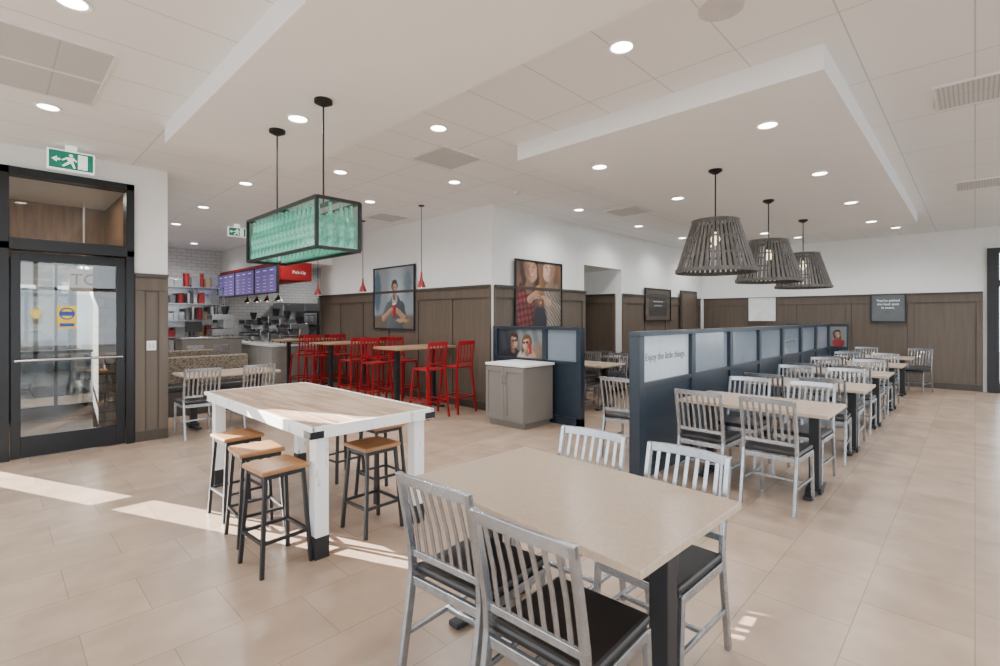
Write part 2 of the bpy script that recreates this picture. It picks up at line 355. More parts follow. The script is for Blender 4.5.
# ---------------------------------------------------------------- lights
W=bpy.data.worlds.new('World'); S.world=W; W.use_nodes=True
bg=W.node_tree.nodes['Background']; bg.inputs[0].default_value=(.84,.93,1,1); bg.inputs[1].default_value=5.6
sd=bpy.data.lights.new('sun','SUN'); sd.energy=60; sd.angle=.004; sd.color=(1,.96,.89)
so=bpy.data.objects.new('sun',sd); COL.objects.link(so)
so.rotation_euler=Vector((.375,-.86,-.35)).to_track_quat('-Z','Y').to_euler(); so.location=(-5,15,8)
RL=thing('recessed_light','round white recessed ceiling downlight, lit','light',(3.07,1.78,C),0,'recessed ceiling downlights')
b=B().lathe([(.075,.004),(.095,.004),(.095,-.012),(.075,-.006)],n=28,closed=True); b.obj('trim_ring',TRIMW,RL,smooth=True)
B().cyl((0,0,.004),(0,0,-.005),.075,n=28).obj('lamp_lens',LENS,RL)
ld=bpy.data.lights.new('downlight','SPOT'); ld.energy=150; ld.spot_size=math.radians(155); ld.spot_blend=1; ld.shadow_soft_size=.07; ld.color=(.96,.98,1)
lo=bpy.data.objects.new('downlight_beam',ld); COL.objects.link(lo); lo.parent=RL; lo.location=(0,0,-.02)
pts=[(3.1,-.4,C),(3.11,3.86,C),(3.16,5.94,C),(2.5,7.4,C),(2.53,9.5,C),(2.6,11.6,C),(2.6,13.8,C),(.36,6.0,C),(.34,3.9,C),
 (1.84,4.2,SO),(4.3,7.1,C),(4.3,9.2,C),(4.3,11.0,C),(4.5,5.23,C),(7.17,5.0,C),(9.3,5.0,C),(11.4,5.0,C),(13.2,5.0,C),
 (13.2,3.0,C),(13.2,1.2,C),(12.9,-.6,C),(10.6,-.6,C),(8.3,-.6,C),(6.3,-.8,C),(7.0,12.7,C),(7.0,14.3,C),(3.6,14.3,C),  # kitchen downlights ending this row are added to brighten the kitchen
 (4.81,1.33,SO),(6.85,1.33,SO),(8.9,1.33,SO),(10.9,1.33,SO),(4.81,3.07,SO),(6.85,3.07,SO),(8.9,3.07,SO),(10.9,3.07,SO)]
for p in pts: dup(RL,p)
al=bpy.data.lights.new('vestibule_fill','AREA'); al.energy=12; al.size=.6; al.color=(1,.9,.78); ao=bpy.data.objects.new('vestibule_fill',al); COL.objects.link(ao); ao.location=(.65,9,3.28)  # added fill light without a fitting, brightens the closed vestibule

V=thing('ceiling_vent','square white louvred ceiling air vent','vent',(3.76,4.51,C),0,'ceiling air vents')
B().box(-.3,.3,-.3,.3,-.012,.004).obj('grille',GRILLE,V)
B().box(-.31,.31,-.31,-.29,-.016,.004).box(-.31,.31,.29,.31,-.016,.004).box(-.31,-.29,-.29,.29,-.016,.004).box(.29,.31,-.29,.29,-.016,.004).obj('vent_frame',TRIMW,V)
for p in ((5.18,7.97,C),(7.86,4.44,C),(5.7,-.05,C),(9.7,-.1,C),(12.6,3.9,C),(.33,4.75,C),(.33,5.36,C)): dup(V,p)
b=B().lathe([(.0,.004),(.13,.004),(.13,-.008),(.115,-.012),(.0,-.012)],n=32)
b.obj('ceiling_speaker',mat('speaker_grey',(.66,.66,.66),rough=.6),smooth=True,label='round grey ceiling speaker grille',cat='speaker',loc=(3.11,1.12,C))
B().lathe([(.06,.004),(.06,-.03),(.045,-.045),(.0,-.047)],n=24).obj('smoke_detector',TRIMW,smooth=True,label='small round smoke detector on ceiling',cat='smoke detector',loc=(5.5,4.96,C))

# ---------------------------------------------------------------- chairs
CH=thing('dining_chair','silver metal slat-back dining chair with dark vinyl seat','chair',(1.43,1.04,0),math.radians(2),'metal slat-back dining chairs')
yw=.2
for sg in (-1,1):
    y=sg*yw
    b=B()
    prr=[(-.275,0,.036),(-.215,.36,.036),(-.203,.46,.036),(-.21,.56,.034),(-.24,.72,.032),(-.278,.90,.030)]
    b.sweep([[(x-w/2,y-.012,z),(x+w/2,y-.012,z),(x+w/2,y+.012,z),(x-w/2,y+.012,z)] for x,z,w in prr])
    b.obj('leg',ALU,CH,bevel=.004)
    b=B().beam((.225,y,0),(.195,y,.435),.024,.03,up=(1,0,0)).obj('leg',ALU,CH,bevel=.004)
b=B()
for sg in (-1,1):
    b.beam((-.2,sg*yw,.42),(.2,sg*yw,.42),.02,.04)
b.beam((.2,-yw,.42),(.2,yw,.42),.02,.04).beam((-.205,-yw,.42),(-.205,yw,.42),.02,.04)
b.obj('seat_frame',ALU,CH,bevel=.003)
b=B()
for sg in (-1,1): b.beam((-.235,sg*yw,.2),(.21,sg*yw,.2),.016,.022)
b.beam((0,-yw,.2),(0,yw,.2),.016,.022).obj('stretcher',ALU,CH,bevel=.003)
b=B()
n=12; rings=[]
for i in range(n+1):
    t=-1+2*i/n; k=1-t*t; x=-.274-.016*k; z=.878+.006*k; y=t*(yw+.012)
    rings.append([(x-.009,y,z-.022),(x+.009,y,z-.022),(x+.004,y,z+.022),(x-.013,y,z+.022)])
b.sweep(rings)
b.beam((-.206,-yw,.54),(-.206,yw,.54),.016,.028)
for i in range(7):
    t=(-1+2*(i+1)/8); k=1-t*t; b.sweep([[(x-.003,t*yw-.010,z),(x+.003,t*yw-.010,z),(x+.003,t*yw+.010,z),(x-.003,t*yw+.010,z)] for x,z in ((-.206,.54),(-.232-.006*k,.70),(-.272-.016*k,.865))])
b.obj('backrest',ALU,CH,bevel=.002)
B().box(-.19,.225,-.205,.205,.442,.48).obj('seat',VINYL,CH,bevel=.014)
def table(loc,lx,ly,cols,rz=0,label='beige laminate dining table on black pedestal base',group=None):
    T=thing('dining_table',label,'table',loc,rz,group)
    B().box(-lx/2,lx/2,-ly/2,ly/2,.728,.76).obj('table_top',TOP,T,bevel=.004)
    for cy,w in cols:
        b=B().box(-.04,.04,cy-.04,cy+.04,.03,.71).box(-.2,.2,cy-.06,cy+.06,.7,.728)
        b.obj('pedestal_column',BLACKP,T,bevel=.004)
        b=B().box(-w,w,cy-.035,cy+.035,.008,.035).box(-.06,.06,cy-.06,cy+.06,.008,.06)
        for sx in (-1,1): b.cyl((sx*(w-.03),cy,0),(sx*(w-.03),cy,.01),.022)
        b.obj('pedestal_foot',BLACKP,T,bevel=.005)
    return T
table((1.85,1.37,0),.83,1.27,((-.49,.27),(.49,.27)),math.radians(-2))
ch=[(1.49,1.57,4),(2.14,1.58,182),(2.13,1.04,178)]
for x,y,a in ch: dup(CH,(x,y,0),math.radians(a))
T1=table((5.07,1.47,0),.76,1.24,((-.45,.27),(.45,.27)),group='dining tables in rows')
row=[5.07,6.94,8.81,10.68]
for i,x in enumerate(row):
    if i: dup(T1,(x,1.47,0))
    for y in (1.2,1.77):
        dup(CH,(x-.43+random.uniform(-.02,.02),y,0),math.radians(random.uniform(-3,3)))
        dup(CH,(x+.43+random.uniform(-.02,.02),y,0),math.radians(180+random.uniform(-3,3)))
dup(T1,(12.75,1.5,0))
dup(CH,(13.42,.9,0),math.radians(165)); dup(CH,(12.1,1.75,0),math.radians(0)); dup(CH,(13.3,1.75,0),math.radians(180))
dup(CH,(5.0,2.8,0),math.radians(2))
for x in row[2:]:
    dup(T1,(x,3.12,0))
    for y in (2.85,3.42):
        dup(CH,(x-.45,y,0),math.radians(random.uniform(-3,3))); dup(CH,(x+.45,y,0),math.radians(180+random.uniform(-3,3)))
for x in (7.3,9.2,11.1):
    dup(T1,(x,5.0,0))
    for y in (4.72,5.3):
        dup(CH,(x-.45,y,0),0); dup(CH,(x+.45,y,0),math.radians(180))
dup(T1,(2.45,7.98,0),math.radians(90))
dup(CH,(1.9,7.42,0),math.radians(90)); dup(CH,(2.6,7.45,0),math.radians(92))
ZEB=mat('zebra_fabric',(.04,.03,.02),(.30,.24,.17),scale=14,stretch=(2.2,1,5),rough=.8)
BQ=thing('banquette_bench','upholstered banquette bench with brown and cream striped back','bench',(2.45,9.3,0))
B().box(-.8,.8,-.25,.25,0,.38).obj('bench_base',WOODD,BQ,bevel=.005)
B().box(-.8,.8,-.27,.2,.38,.47).obj('seat',VINYL,BQ,bevel=.02)
B().box(-.8,.8,.2,.32,.38,.90).obj('backrest',ZEB,BQ,bevel=.02)
dup(BQ,(2.45,11.2,0))

# ---------------------------------------------------------------- partition
P=thing('booth_partition','navy framed partition with frosted upper panels between table rows','partition',(4.3,2.33,0))
PZ=1.42; nb=7; pit=1.2
for i in range(nb+1):
    B().box(i*pit-.05,i*pit+.05,-.055,.055,0,PZ-.045).obj('post',NAVY,P,bevel=.004)
B().box(-.05,nb*pit+.05,-.06,.06,PZ-.045,PZ).obj('top_rail',NAVY,P,bevel=.004)
B().box(.05,nb*pit-.05,-.03,.03,0,.88).box(.05,nb*pit-.05,-.05,.05,.88,.925).box(.05,nb*pit-.05,-.04,.04,0,.12).obj('lower_panel',NAVY,P,bevel=.003)
for i in range(nb):
    B().box(i*pit+.05,i*pit+pit-.05,-.012,.012,.925,PZ-.045).obj('glass_panel' if i else 'sign_board',PANEL if i else SIGNW,P)
text('sign_lettering','Enjoy the little things.',.105,TXTG,'-Y',(.6,-.0135,1.16),P)
text('sign_lettering','Enjoy the little things.',.098,TXTG,'-Y',(5.4,-.0135,1.15),P)
H=thing('half_height_screen_wall','navy half-height screen wall holding a framed photo','partition',(5.83,4.0,0))
B().box(-.05,.05,0,1.74,0,.12).box(-.03,.03,.05,1.74,.12,.88).box(-.05,.05,.05,1.74,.88,.925).box(-.055,.055,0,1.74,1.375,1.42).obj('panel_frame',NAVY,H,bevel=.003)
for y in (0,.62,1.66): B().box(-.05,.05,y,y+.08,.0,1.375).obj('post',NAVY,H,bevel=.003)
B().box(-.012,.012,.08,.62,.925,1.375).obj('glass_panel',PANEL,H)
B().box(-.012,.012,.7,1.66,.925,1.375).obj('backing_panel',DARK,H)
def bg3(x,y):
    t=sst((x+.25)/.3); s=.6+.4*sst(.5+.5*math.sin(x*31+y*9))
    return ((.03+.16*t)*s,(.04+.17*t)*s,(.05+.17*t)*s)
L=[('e',-.17,-.25,.26,.17,0,(.015,.015,.02),.1,.3),('e',.15,-.25,.22,.16,0,(.42,.38,.34),.1,.4),('e',.38,-.12,.12,.14,0,(.2,.14,.1),.3,.3)]+head(.13,-.0,.10,-12,(.12,.05,.02),True)+head(-.12,.03,.10,10,HR,True,(.40,.21,.135),False)+[('c',.3,-.2,.2,-.1,.04,.03,SK,.2,.4),('c',.22,-.14,.2,-.02,.025,.03,(.4,.02,.02),.2,.3)]
photo('photo_print','-X',(-.0135,1.18,1.15),.94,.44,bg3,L,H,140)

# cabinet
K=thing('condiment_cabinet','smooth grey-taupe cabinet with white countertop and two panelled doors','cabinet',(5.08,4.43,0))
B().box(.02,.64,.02,.76,.08,.865).box(.05,.61,.05,.73,0,.08).obj('cabinet_body',GREYW,K,bevel=.003)
B().box(0,.66,0,.78,.865,.90).obj('countertop',TRIMW,K,bevel=.004)
for y0 in (.025,.395):
    d=B().box(0,.02,y0,y0+.36,.1,.845).box(-.012,0,y0,y0+.05,.1,.845).box(-.012,0,y0+.31,y0+.36,.1,.845).box(-.012,0,y0+.05,y0+.31,.1,.16).box(-.012,0,y0+.05,y0+.31,.785,.845).obj('door',GREYW,K,bevel=.002)
    yy=y0+.335 if y0<.1 else y0+.025
    B().cyl((-.035,yy,.6),(-.035,yy,.74),.006).cyl((-.035,yy,.62),(-.012,yy,.62),.004).cyl((-.035,yy,.72),(-.012,yy,.72),.004).obj('handle',STEEL,d,smooth=True)
# ---------------------------------------------------------------- framed pictures
def picture(label,face,org,w,h,fm,base,bg=None,lst=None,name='framed_poster'):
    T=thing(name,label,'picture',org); u,v,n=FR[face]; b=B()
    def bar(a0,a1,b0,b1,m,t0,t1,bb):
        pts=[u*a+v*c+n*t for t in (t0,t1) for (a,c) in ((a0,b0),(a1,b0),(a1,b1),(a0,b1))]
        bb.add(pts,[(0,3,2,1),(4,5,6,7),(0,1,5,4),(1,2,6,5),(2,3,7,6),(3,0,4,7)],m)
    f=.03
    bar(-w/2,w/2,-h/2,-h/2+f,0,0,.035,b);bar(-w/2,w/2,h/2-f,h/2,0,0,.035,b);bar(-w/2,-w/2+f,-h/2+f,h/2-f,0,0,.035,b);bar(w/2-f,w/2,-h/2+f,h/2-f,0,0,.035,b)
    b.obj('frame',fm,T,bevel=.003)
    b=B(); bar(-w/2+f,w/2-f,-h/2+f,h/2-f,0,0,.012,b); b.obj('backing',base,T)
    if bg: photo('picture_print',face,n*.0135,w-2*f,h-2*f,bg,lst,T,150)
    return T
def bg1(x,y):
    a=.30+.26*sst(.5+.5*math.sin(x*7+1))*(.8+.2*math.sin(y*9)); k=sst((-.3-y)/.1); r=(a*.80,a*.92,a)
    return tuple(q*(1-k)+w*k for q,w in zip(r,(.13,.10,.075)))
G1=(.10,.12,.14)
L=[('e',-.60,.15,.14,.45,0,(.08,.14,.19),.3,.2),('e',.5,.3,.12,.25,0,(.14,.2,.24),.4,.2),('c',.04,-.75,.06,-.14,.34,.21,G1,.08,.5),('c',-.16,-.18,-.34,-.42,.11,.10,G1,.12,.3),('c',.28,-.18,.36,-.42,.11,.10,(.07,.085,.10),.12,.5),
   ('e',.04,-.02,.10,.11,0,(.45,.43,.4),.25,.2)]+head(.05,.20,.125,10,(.05,.025,.015),False,SK,False)+[('c',-.36,-.42,-.06,-.24,.07,.05,SK,.15,.5),('c',.38,-.42,.12,-.25,.07,.05,SK,.15,.5),('c',.03,-.36,.03,-.18,.05,.06,(.42,.01,.015),.1,.5),('e',.03,-.12,.065,.02,0,(.75,.75,.72),.2,0),('e',.32,-.46,.22,.04,0,(.45,.3,.15),.3,.3)]
picture('large framed photo of person in grey sitting with red cup','-X',(5.765,8.6,1.96),1.48,1.3,BLACKP,DARK,bg1,L)
def plaid(x,y):
    p=math.sin(x*60+y*12)>.2; q=math.sin(y*55-x*10)>.2; f=(.4 if p else 1)*(.35 if q else 1); return (.30*f+.008,.02*f+.008,.02*f+.008)
def knit(x,y):
    s=.16+.08*math.sin((x+y)*70); return (s*1.6,s*1.3,s)
def bg2(x,y):
    s=.5+.5*math.sin(x*9+y*5); return (.10+.1*s,.06+.05*s,.035+.03*s)
L=[('c',-.45,-.7,-.38,.0,.33,.24,plaid,.08,.4),('c',.48,-.7,.38,.02,.33,.24,knit,.08,.5),('e',.02,-.5,.2,.35,0,(.02,.02,.025),.2,.3)]
# two faces cropped by the top edge, cheek to cheek above raised hands
L+=head(-.25,.47,.24,20,(.05,.022,.012),False,(.48,.26,.17))+head(.28,.49,.23,-18,(.20,.09,.04),False,(.55,.33,.23))
L+=[('c',-.6,-.25,-.28,-.10,.12,.08,plaid,.12,.4),('c',-.28,-.10,-.13,.0,.07,.06,(.48,.26,.17),.15,.4),('c',.6,-.3,.30,-.16,.12,.08,knit,.12,.4),('c',.30,-.16,.15,-.08,.065,.055,(.55,.32,.22),.15,.4)]
for k in range(4): L.append(('c',-.12,.03-.035*k,.0,.06-.04*k,.02,.017,(.52-.03*k,.29,.19),.25,.5))
for k in range(4): L.append(('c',.15,-.05-.032*k,.05,-.03-.038*k,.019,.016,(.57-.03*k,.34,.24),.25,.5))
L+=[('e',-.03,.09,.10,.085,10,(.48,.22,.05),.15,.5),('e',-.03,.09,.033,.026,10,(.07,.03,.02),.4,0),('e',.04,-.15,.10,.085,-10,(.20,.07,.03),.15,.5),('e',.04,-.15,.033,.028,0,(.4,.22,.14),.4,0)]
for a,bb in ((-.08,.12),(-.02,.13),(.03,.10),(-.06,.06)): L.append(('e',a,bb,.012,.008,30,(.7,.3,.25),.4,0))
picture('framed poster of two smiling people holding doughnuts, plaid clothing','-Y',(7.0,5.765,1.98),1.35,1.22,BLACKP,DARK,bg2,L)
def bgc(x,y):
    return (.03,.028,.025) if abs(x)<.5 and abs(y)<.28 else (.09,.07,.05)
picture('black framed dark notice board','-Y',(11.7,5.765,1.88),1.4,.82,BLACK,DARK,bgc,[('c',-.25,.08,.25,.08,.012,.012,(.4,.4,.38),.3,0),('c',-.2,-.02,.2,-.02,.012,.012,(.4,.4,.38),.3,0)],'notice_board')
picture('pale framed sign hanging on wood wainscot','-X',(14.44,4.13,1.78),.66,.62,TRIMW,TRIMW,name='framed_sign')
fs=picture('dark grey framed sign with white lettering','-X',(14.44,1.45,1.78),.66,.66,DARK,SIGNG,name='framed_sign')
text('sign_lettering',"You've picked\nthe best spot\nin town.",.075,TXTW,'-X',(-.014,0,.09),fs,sp=1.1)
E=thing('half_height_screen_wall','navy end screen with small framed photo','partition',(13.1,2.6,0))
B().box(-.04,.04,-.6,.6,0,1.42).obj('panel_frame',NAVY,E,bevel=.003)
photo('photo_print','-X',(-.042,-.42,1.14),.30,.44,lambda x,y:(.20,.21,.20),head(-.02,.05,.07,10)+[('e',.0,-.15,.12,.1,0,(.3,.03,.03),.2,.3)],E,40)
# ---------------------------------------------------------------- counter height table
G=thing('counter_height_table','rustic plank-top counter-height table with distressed white legs','table',(1.87,4.08,0))
b=B()
for i in range(6):
    x0=-.455+i*.152; b.box(x0,x0+.149,-1.08,1.08,.825,.86)
b.obj('table_top',PLANK,G,bevel=.003)
B().box(-.475,.475,-1.105,-1.08,.785,.862).box(-.475,.475,1.08,1.105,.785,.862).box(-.485,-.457,-1.105,1.105,.785,.862).box(.457,.485,-1.105,1.105,.785,.862).obj('apron',DISTR,G,bevel=.004)
for sx in (-1,1):
    for sy in (-1,1):
        B().box(*sorted((sx*.484,sx*.489)),*sorted((sy*1.01,sy*1.111)),.79,.835).box(*sorted((sx*.40,sx*.489)),*sorted((sy*1.104,sy*1.11)),.79,.835).obj('corner_bracket',BLACK,G)
for sx in (-1,1):
    for sy in (-1,1):
        x=sx*.385;y=sy*1.01
        B().box(x-.045,x+.045,y-.045,y+.045,.14,.825).box(x-.048,x+.048,y-.048,y+.048,0,.14,1).obj('leg',[DISTR,BLACKP],G,bevel=.004)
SN=thing('backless_stool','backless stool with oak seat and black metal legs','stool',(1.26,3.2,0),.06,'oak-topped backless stools')
B().box(-.15,.15,-.15,.15,.60,.63).obj('seat',OAK,SN,bevel=.010)
for sx in (-1,1):
    for sy in (-1,1):
        B().beam((sx*.155,sy*.155,0),(sx*.118,sy*.118,.60),.022,.022).obj('leg',BLACKP,SN)
b=B(); b2=B()
for s in (-1,1):
    b.beam((-.143,s*.143,.2),(.143,s*.143,.2),.018,.018); b.beam((s*.143,-.143,.2),(s*.143,.143,.2),.018,.018)
    b2.beam((-.118,s*.117,.585),(.118,s*.117,.585),.02,.028); b2.beam((s*.117,-.118,.585),(s*.117,.118,.585),.02,.028)
b.obj('footrest',BLACKP,SN); b2.obj('seat_frame',BLACKP,SN)
for x,y,a in ((1.32,3.7,-.06),(1.37,4.24,.05),(1.97,3.22,.03),(2.38,3.75,0),(2.38,4.45,.1)): dup(SN,(x,y,0),a)
# red bar stools & tables
RS=thing('bar_stool','glossy red metal bar stool with slatted back','stool',(4.8,6.2,0),math.radians(90),'red metal bar stools')
B().box(-.18,.19,-.185,.185,.735,.765).obj('seat',RED,RS,bevel=.01)
for s in (-1,1):
    B().beam((.23,s*.21,0),(.17,s*.165,.735),.028,.028).obj('leg',RED,RS)
    B().beam((-.25,s*.21,0),(-.18,s*.17,.74),.028,.028).beam((-.18,s*.17,.74),(-.235,s*.17,1.17),.024,.028).obj('leg',RED,RS)
b=B().beam((-.237,-.18,1.15),(-.237,.18,1.15),.02,.07).beam((-.192,-.17,.84),(-.192,.17,.84),.018,.03)
for i in range(4): b.beam((-.193,-.105+.07*i,.84),(-.234,-.105+.07*i,1.13),.01,.024,up=(0,1,0))
b.obj('backrest',RED,RS,bevel=.003)
b=B().beam((.212,-.2,.26),(.212,.2,.26),.022,.022).beam((-.225,-.2,.26),(-.225,.2,.26),.022,.022).beam((-.225,.2,.26),(.212,.2,.26),.022,.022).beam((-.225,-.2,.26),(.212,-.2,.26),.022,.022)
b.obj('footrest',RED,RS)
for x,y,a in ((5.38,6.2,93),(4.8,7.72,-90),(5.38,7.72,-86),(4.8,8.5,90),(5.38,8.5,90),(4.8,10.0,-90),(5.38,10.0,-92),(4.8,10.7,90),(5.38,10.7,88)):
    dup(RS,(x,y,0),math.radians(a))
BT=thing('bar_table','tall bar table with oak-look top and black pedestal','table',(5.1,6.95,0),0,'tall bar tables')
B().box(-.62,.62,-.36,.36,1.03,1.065).obj('table_top',mat('bar_top',(.38,.23,.13),(.30,.18,.10),scale=5,stretch=(1,8,1),rough=.4),BT,bevel=.004)
for x in (-.38,.38):
    B().box(x-.035,x+.035,-.035,.035,.03,1.03).obj('pedestal_column',BLACKP,BT)
    B().box(x-.04,x+.04,-.28,.28,.0,.035).obj('pedestal_foot',BLACKP,BT,bevel=.004)
dup(BT,(5.1,9.25,0)); dup(BT,(5.1,11.25,0))
# ---------------------------------------------------------------- pendants
BP=thing('basket_pendant_lamp','pendant lamp with flared grey wooden slat shade on black rod','lamp',(5.85,2.17,SO),0,'slatted basket pendant lamps')
B().lathe([(.0,.004),(.075,.004),(.075,-.02),(.03,-.05),(.0,-.05)],n=24).obj('canopy',BLACK,BP,smooth=True)
B().cyl((0,0,-.04),(0,0,-.62),.008).cyl((0,0,-.60),(0,0,-.72),.03).obj('rod',BLACK,BP,smooth=True)
b=B(); N=44; zt=-.60; zb=-1.19
for i in range(N):
    t=2*math.pi*i/N; c,s_=math.cos(t),math.sin(t)
    p0=(.25*c,.25*s_,zt); p1=(.435*c,.435*s_,zb)
    b.beam(p0,p1,.008,.024,up=(-s_,c,0),w2=.008,d2=.040)
for r,z,hh in ((.253,zt-.01,.022),(.315,-.80,.010),(.372,-.99,.010),(.437,zb+.015,.022)):
    b.lathe([(r-.012,z-hh),(r+.005,z-hh),(r+.005,z+hh),(r-.012,z+hh)],n=44,closed=True)
for i in range(3):
    t=2*math.pi*i/3; b.beam((0,0,zt),(.245*math.cos(t),.245*math.sin(t),zt),.01,.01)
b.obj('lamp_shade',BASK,BP)
B().lathe([(.0,-.72),(.025,-.73),(.05,-.80),(.04,-.86),(.0,-.88)],n=16).obj('bulb',BULB,BP,smooth=True)
dup(BP,(7.89,2.17,SO)); dup(BP,(9.9,2.17,SO))
RP=thing('red_pendant_lamp','small glossy red pendant lamp on thin cord','lamp',(5.05,6.72,C),0,'small red pendant lamps')
B().lathe([(.0,.004),(.05,.004),(.05,-.02),(.0,-.025)],n=20).obj('canopy',BLACK,RP)
B().cyl((0,0,-.02),(0,0,-1.2),.006,n=8).obj('cord',BLACK,RP)
B().lathe([(.012,-1.12),(.02,-1.22),(.03,-1.26),(.05,-1.30),(.075,-1.38),(.07,-1.38),(.045,-1.31),(.01,-1.27)],n=20,closed=True).obj('lamp_shade',RED,RP,smooth=True)
B().lathe([(.0,-1.29),(.02,-1.30),(.035,-1.35),(.0,-1.385)],n=12).obj('bulb',BULB,RP,smooth=True)
dup(RP,(5.05,8.6,C)); dup(RP,(5.05,10.5,C))
LN=thing('rectangular_glass_lantern','black framed rectangular lantern filled with green glass bottles','lamp',(1.825,4.14,SO))
x0,x1,y0,y1,z0,z1=-.175,.175,-.69,.69,2.07-SO,2.44-SO
b=B(); t=.012
for x in (x0,x1):
    for y in (y0,y1): b.box(x-t,x+t,y-t,y+t,z0,z1)
    for z in (z0,z1): b.box(x-t,x+t,y0,y1,z-t,z+t)
for y in (y0,y1):
    for z in (z0,z1): b.box(x0,x1,y-t,y+t,z-t,z+t)
b.box(x0,x1,-.02,.02,z1-.01,z1+.012).box(-.02,.02,y0,y1,z1-.01,z1+.012)
b.obj('lantern_frame',BLACK,LN,bevel=.002)
for y in (-.44,.46):
    B().cyl((0,y,-.02),(0,y,z1),.007).obj('rod',BLACK,LN,smooth=True)
    B().lathe([(.0,.004),(.07,.004),(.07,-.025),(.02,-.05),(.0,-.05)],c=(0,y,0),n=24).obj('canopy',BLACK,LN,smooth=True)
for a in ((x0+.002,x0+.006,y0,y1),(x1-.006,x1-.002,y0,y1),(x0,x1,y0+.002,y0+.006),(x0,x1,y1-.006,y1-.002)):
    B().box(*a,z0,z1).obj('glass_pane',GPANE,LN)
B().box(x0,x1,y0,y1,z0-.004,z0+.004).obj('base_plate',GPANE,LN)
BO=B().lathe([(.0,0),(.03,0),(.034,.02),(.031,.07),(.026,.11),(.035,.16),(.032,.2),(.016,.26),(.012,.32),(.015,.325),(.014,.345),(.0,.345)],n=12)
bo=BO.obj('bottle',BOTT,LN,smooth=True); bo.location=(-.135,-.63,z0+.008)
for k in range(17):
    for x in (-.135,.135):
        if k==0 and x<0: continue
        o=bo.copy(); COL.objects.link(o); o.location=(x,-.63+k*.0787,z0+.008)
for x in (-.045,.045):
    for y in (-.64,.64):
        o=bo.copy(); COL.objects.link(o); o.location=(x,y,z0+.008)
# ---------------------------------------------------------------- exit signs
def exitsign(org,w,h,label):
    T=thing('exit_sign',label,'sign',org)
    B().box(-w/2,w/2,-.03,.03,-h-.06,-.06).box(-.05,.05,-.02,.02,-.06,0.004).obj('sign_housing',EXITW,T,bevel=.004)
    b=B(); k=h
    L=[('r',-w/2+.015,-h/2+.015,w/2-.015,h/2-.015,0),('r',.25*k,-.36*k,.62*k,.36*k,1),
       ('e',-.02*k,.26*k,.07*k,.07*k,1),('p',[(-.22*k,.14*k),(.1*k,.18*k),(.06*k,-.06*k),(-.1*k,-.08*k)],1),
       ('p',[(-.1*k,-.04*k),(.06*k,-.04*k),(.16*k,-.34*k),(.08*k,-.36*k),(-.02*k,-.12*k),(-.3*k,-.34*k),(-.36*k,-.28*k)],1),
       ('p',[(.06*k,.16*k),(.22*k,.02*k),(.2*k,-.04*k),(.04*k,.08*k)],1),('p',[(-.2*k,.14*k),(-.38*k,.0),(-.34*k,-.05*k),(-.16*k,.08*k)],1),
       ('p',[(-.75*k,.0),(-.55*k,.15*k),(-.55*k,.05*k),(-.42*k,.05*k),(-.42*k,-.05*k),(-.55*k,-.05*k),(-.55*k,-.15*k)],1)]
    shapes(b,'-Y',(0,-.031,-.06-h/2),L); b.obj('pictogram',[EXITG,EXITW],T)
exitsign((.62,7.2,C),.40,.22,'green and white running-man exit sign under ceiling')
exitsign((3.48,10.8,C),.34,.19,'small green running-man exit sign hanging from ceiling')
SW=thing('light_switch','pale double wall switch on wood wainscot','switch',(1.42,7.53,1.2))
B().box(-.05,.05,-.008,.01,-.06,.06).obj('switch_plate',TRIMW,SW,bevel=.002)
for xx in (-.03,.01): B().box(xx,xx+.02,-.013,-.008,-.03,.03).obj('rocker',SIGNW,SW)
# ---------------------------------------------------------------- service counter and kitchen
SC=thing('service_counter','service counter with grey panel front and pale worktop','counter',(4.6,11.95,0))
B().box(.03,1.18,.03,3.5,.08,.86).box(.06,1.15,.06,3.48,0,.08).obj('counter_body',mat('counter_front',(.34,.32,.29),(.28,.265,.24),scale=3,rough=.5),SC,bevel=.004)
B().box(0,1.2,0,3.52,.86,.91).obj('worktop',TRIMW,SC,bevel=.004)
st('ceiling',B().box(4.6,5.8,11.3,15.5,2.84,C),WHITE)
RF=thing('red_fascia_sign','red fascia band with white lettering above counter','sign',(4.6,11.3,0))
B().box(-.05,.66,-.05,4.2,2.42,2.84).obj('fascia',REDP,RF,bevel=.004)
text('sign_lettering','Pick-Up',.10,TXTW,'-Y',(.36,-.055,2.60),RF)
for i in range(3):
    M=thing('menu_board','blue-purple lit digital menu screen on red fascia','screen',(4.49,11.35+i*1.38,0),0,'digital menu screens')
    B().box(0,.06,0,1.34,2.12,2.76).obj('screen_housing',DARK,M,bevel=.004)
    b=B(); L=[('r',-1.31,.03,-.03,.61,0)]
    for k in range(3):
        for j in range(5): L.append(('r',-1.2+k*.42,.08+j*.08,-1.2+k*.42+.12+.1*random.random(),.09+j*.08,1))
        L.append(('r',-1.2+k*.42,.53,-1.2+k*.42+.2,.55,1))
    shapes(b,'-X',(-.001,0,2.12),L); b.obj('screen',[SCR,SCRW],M)
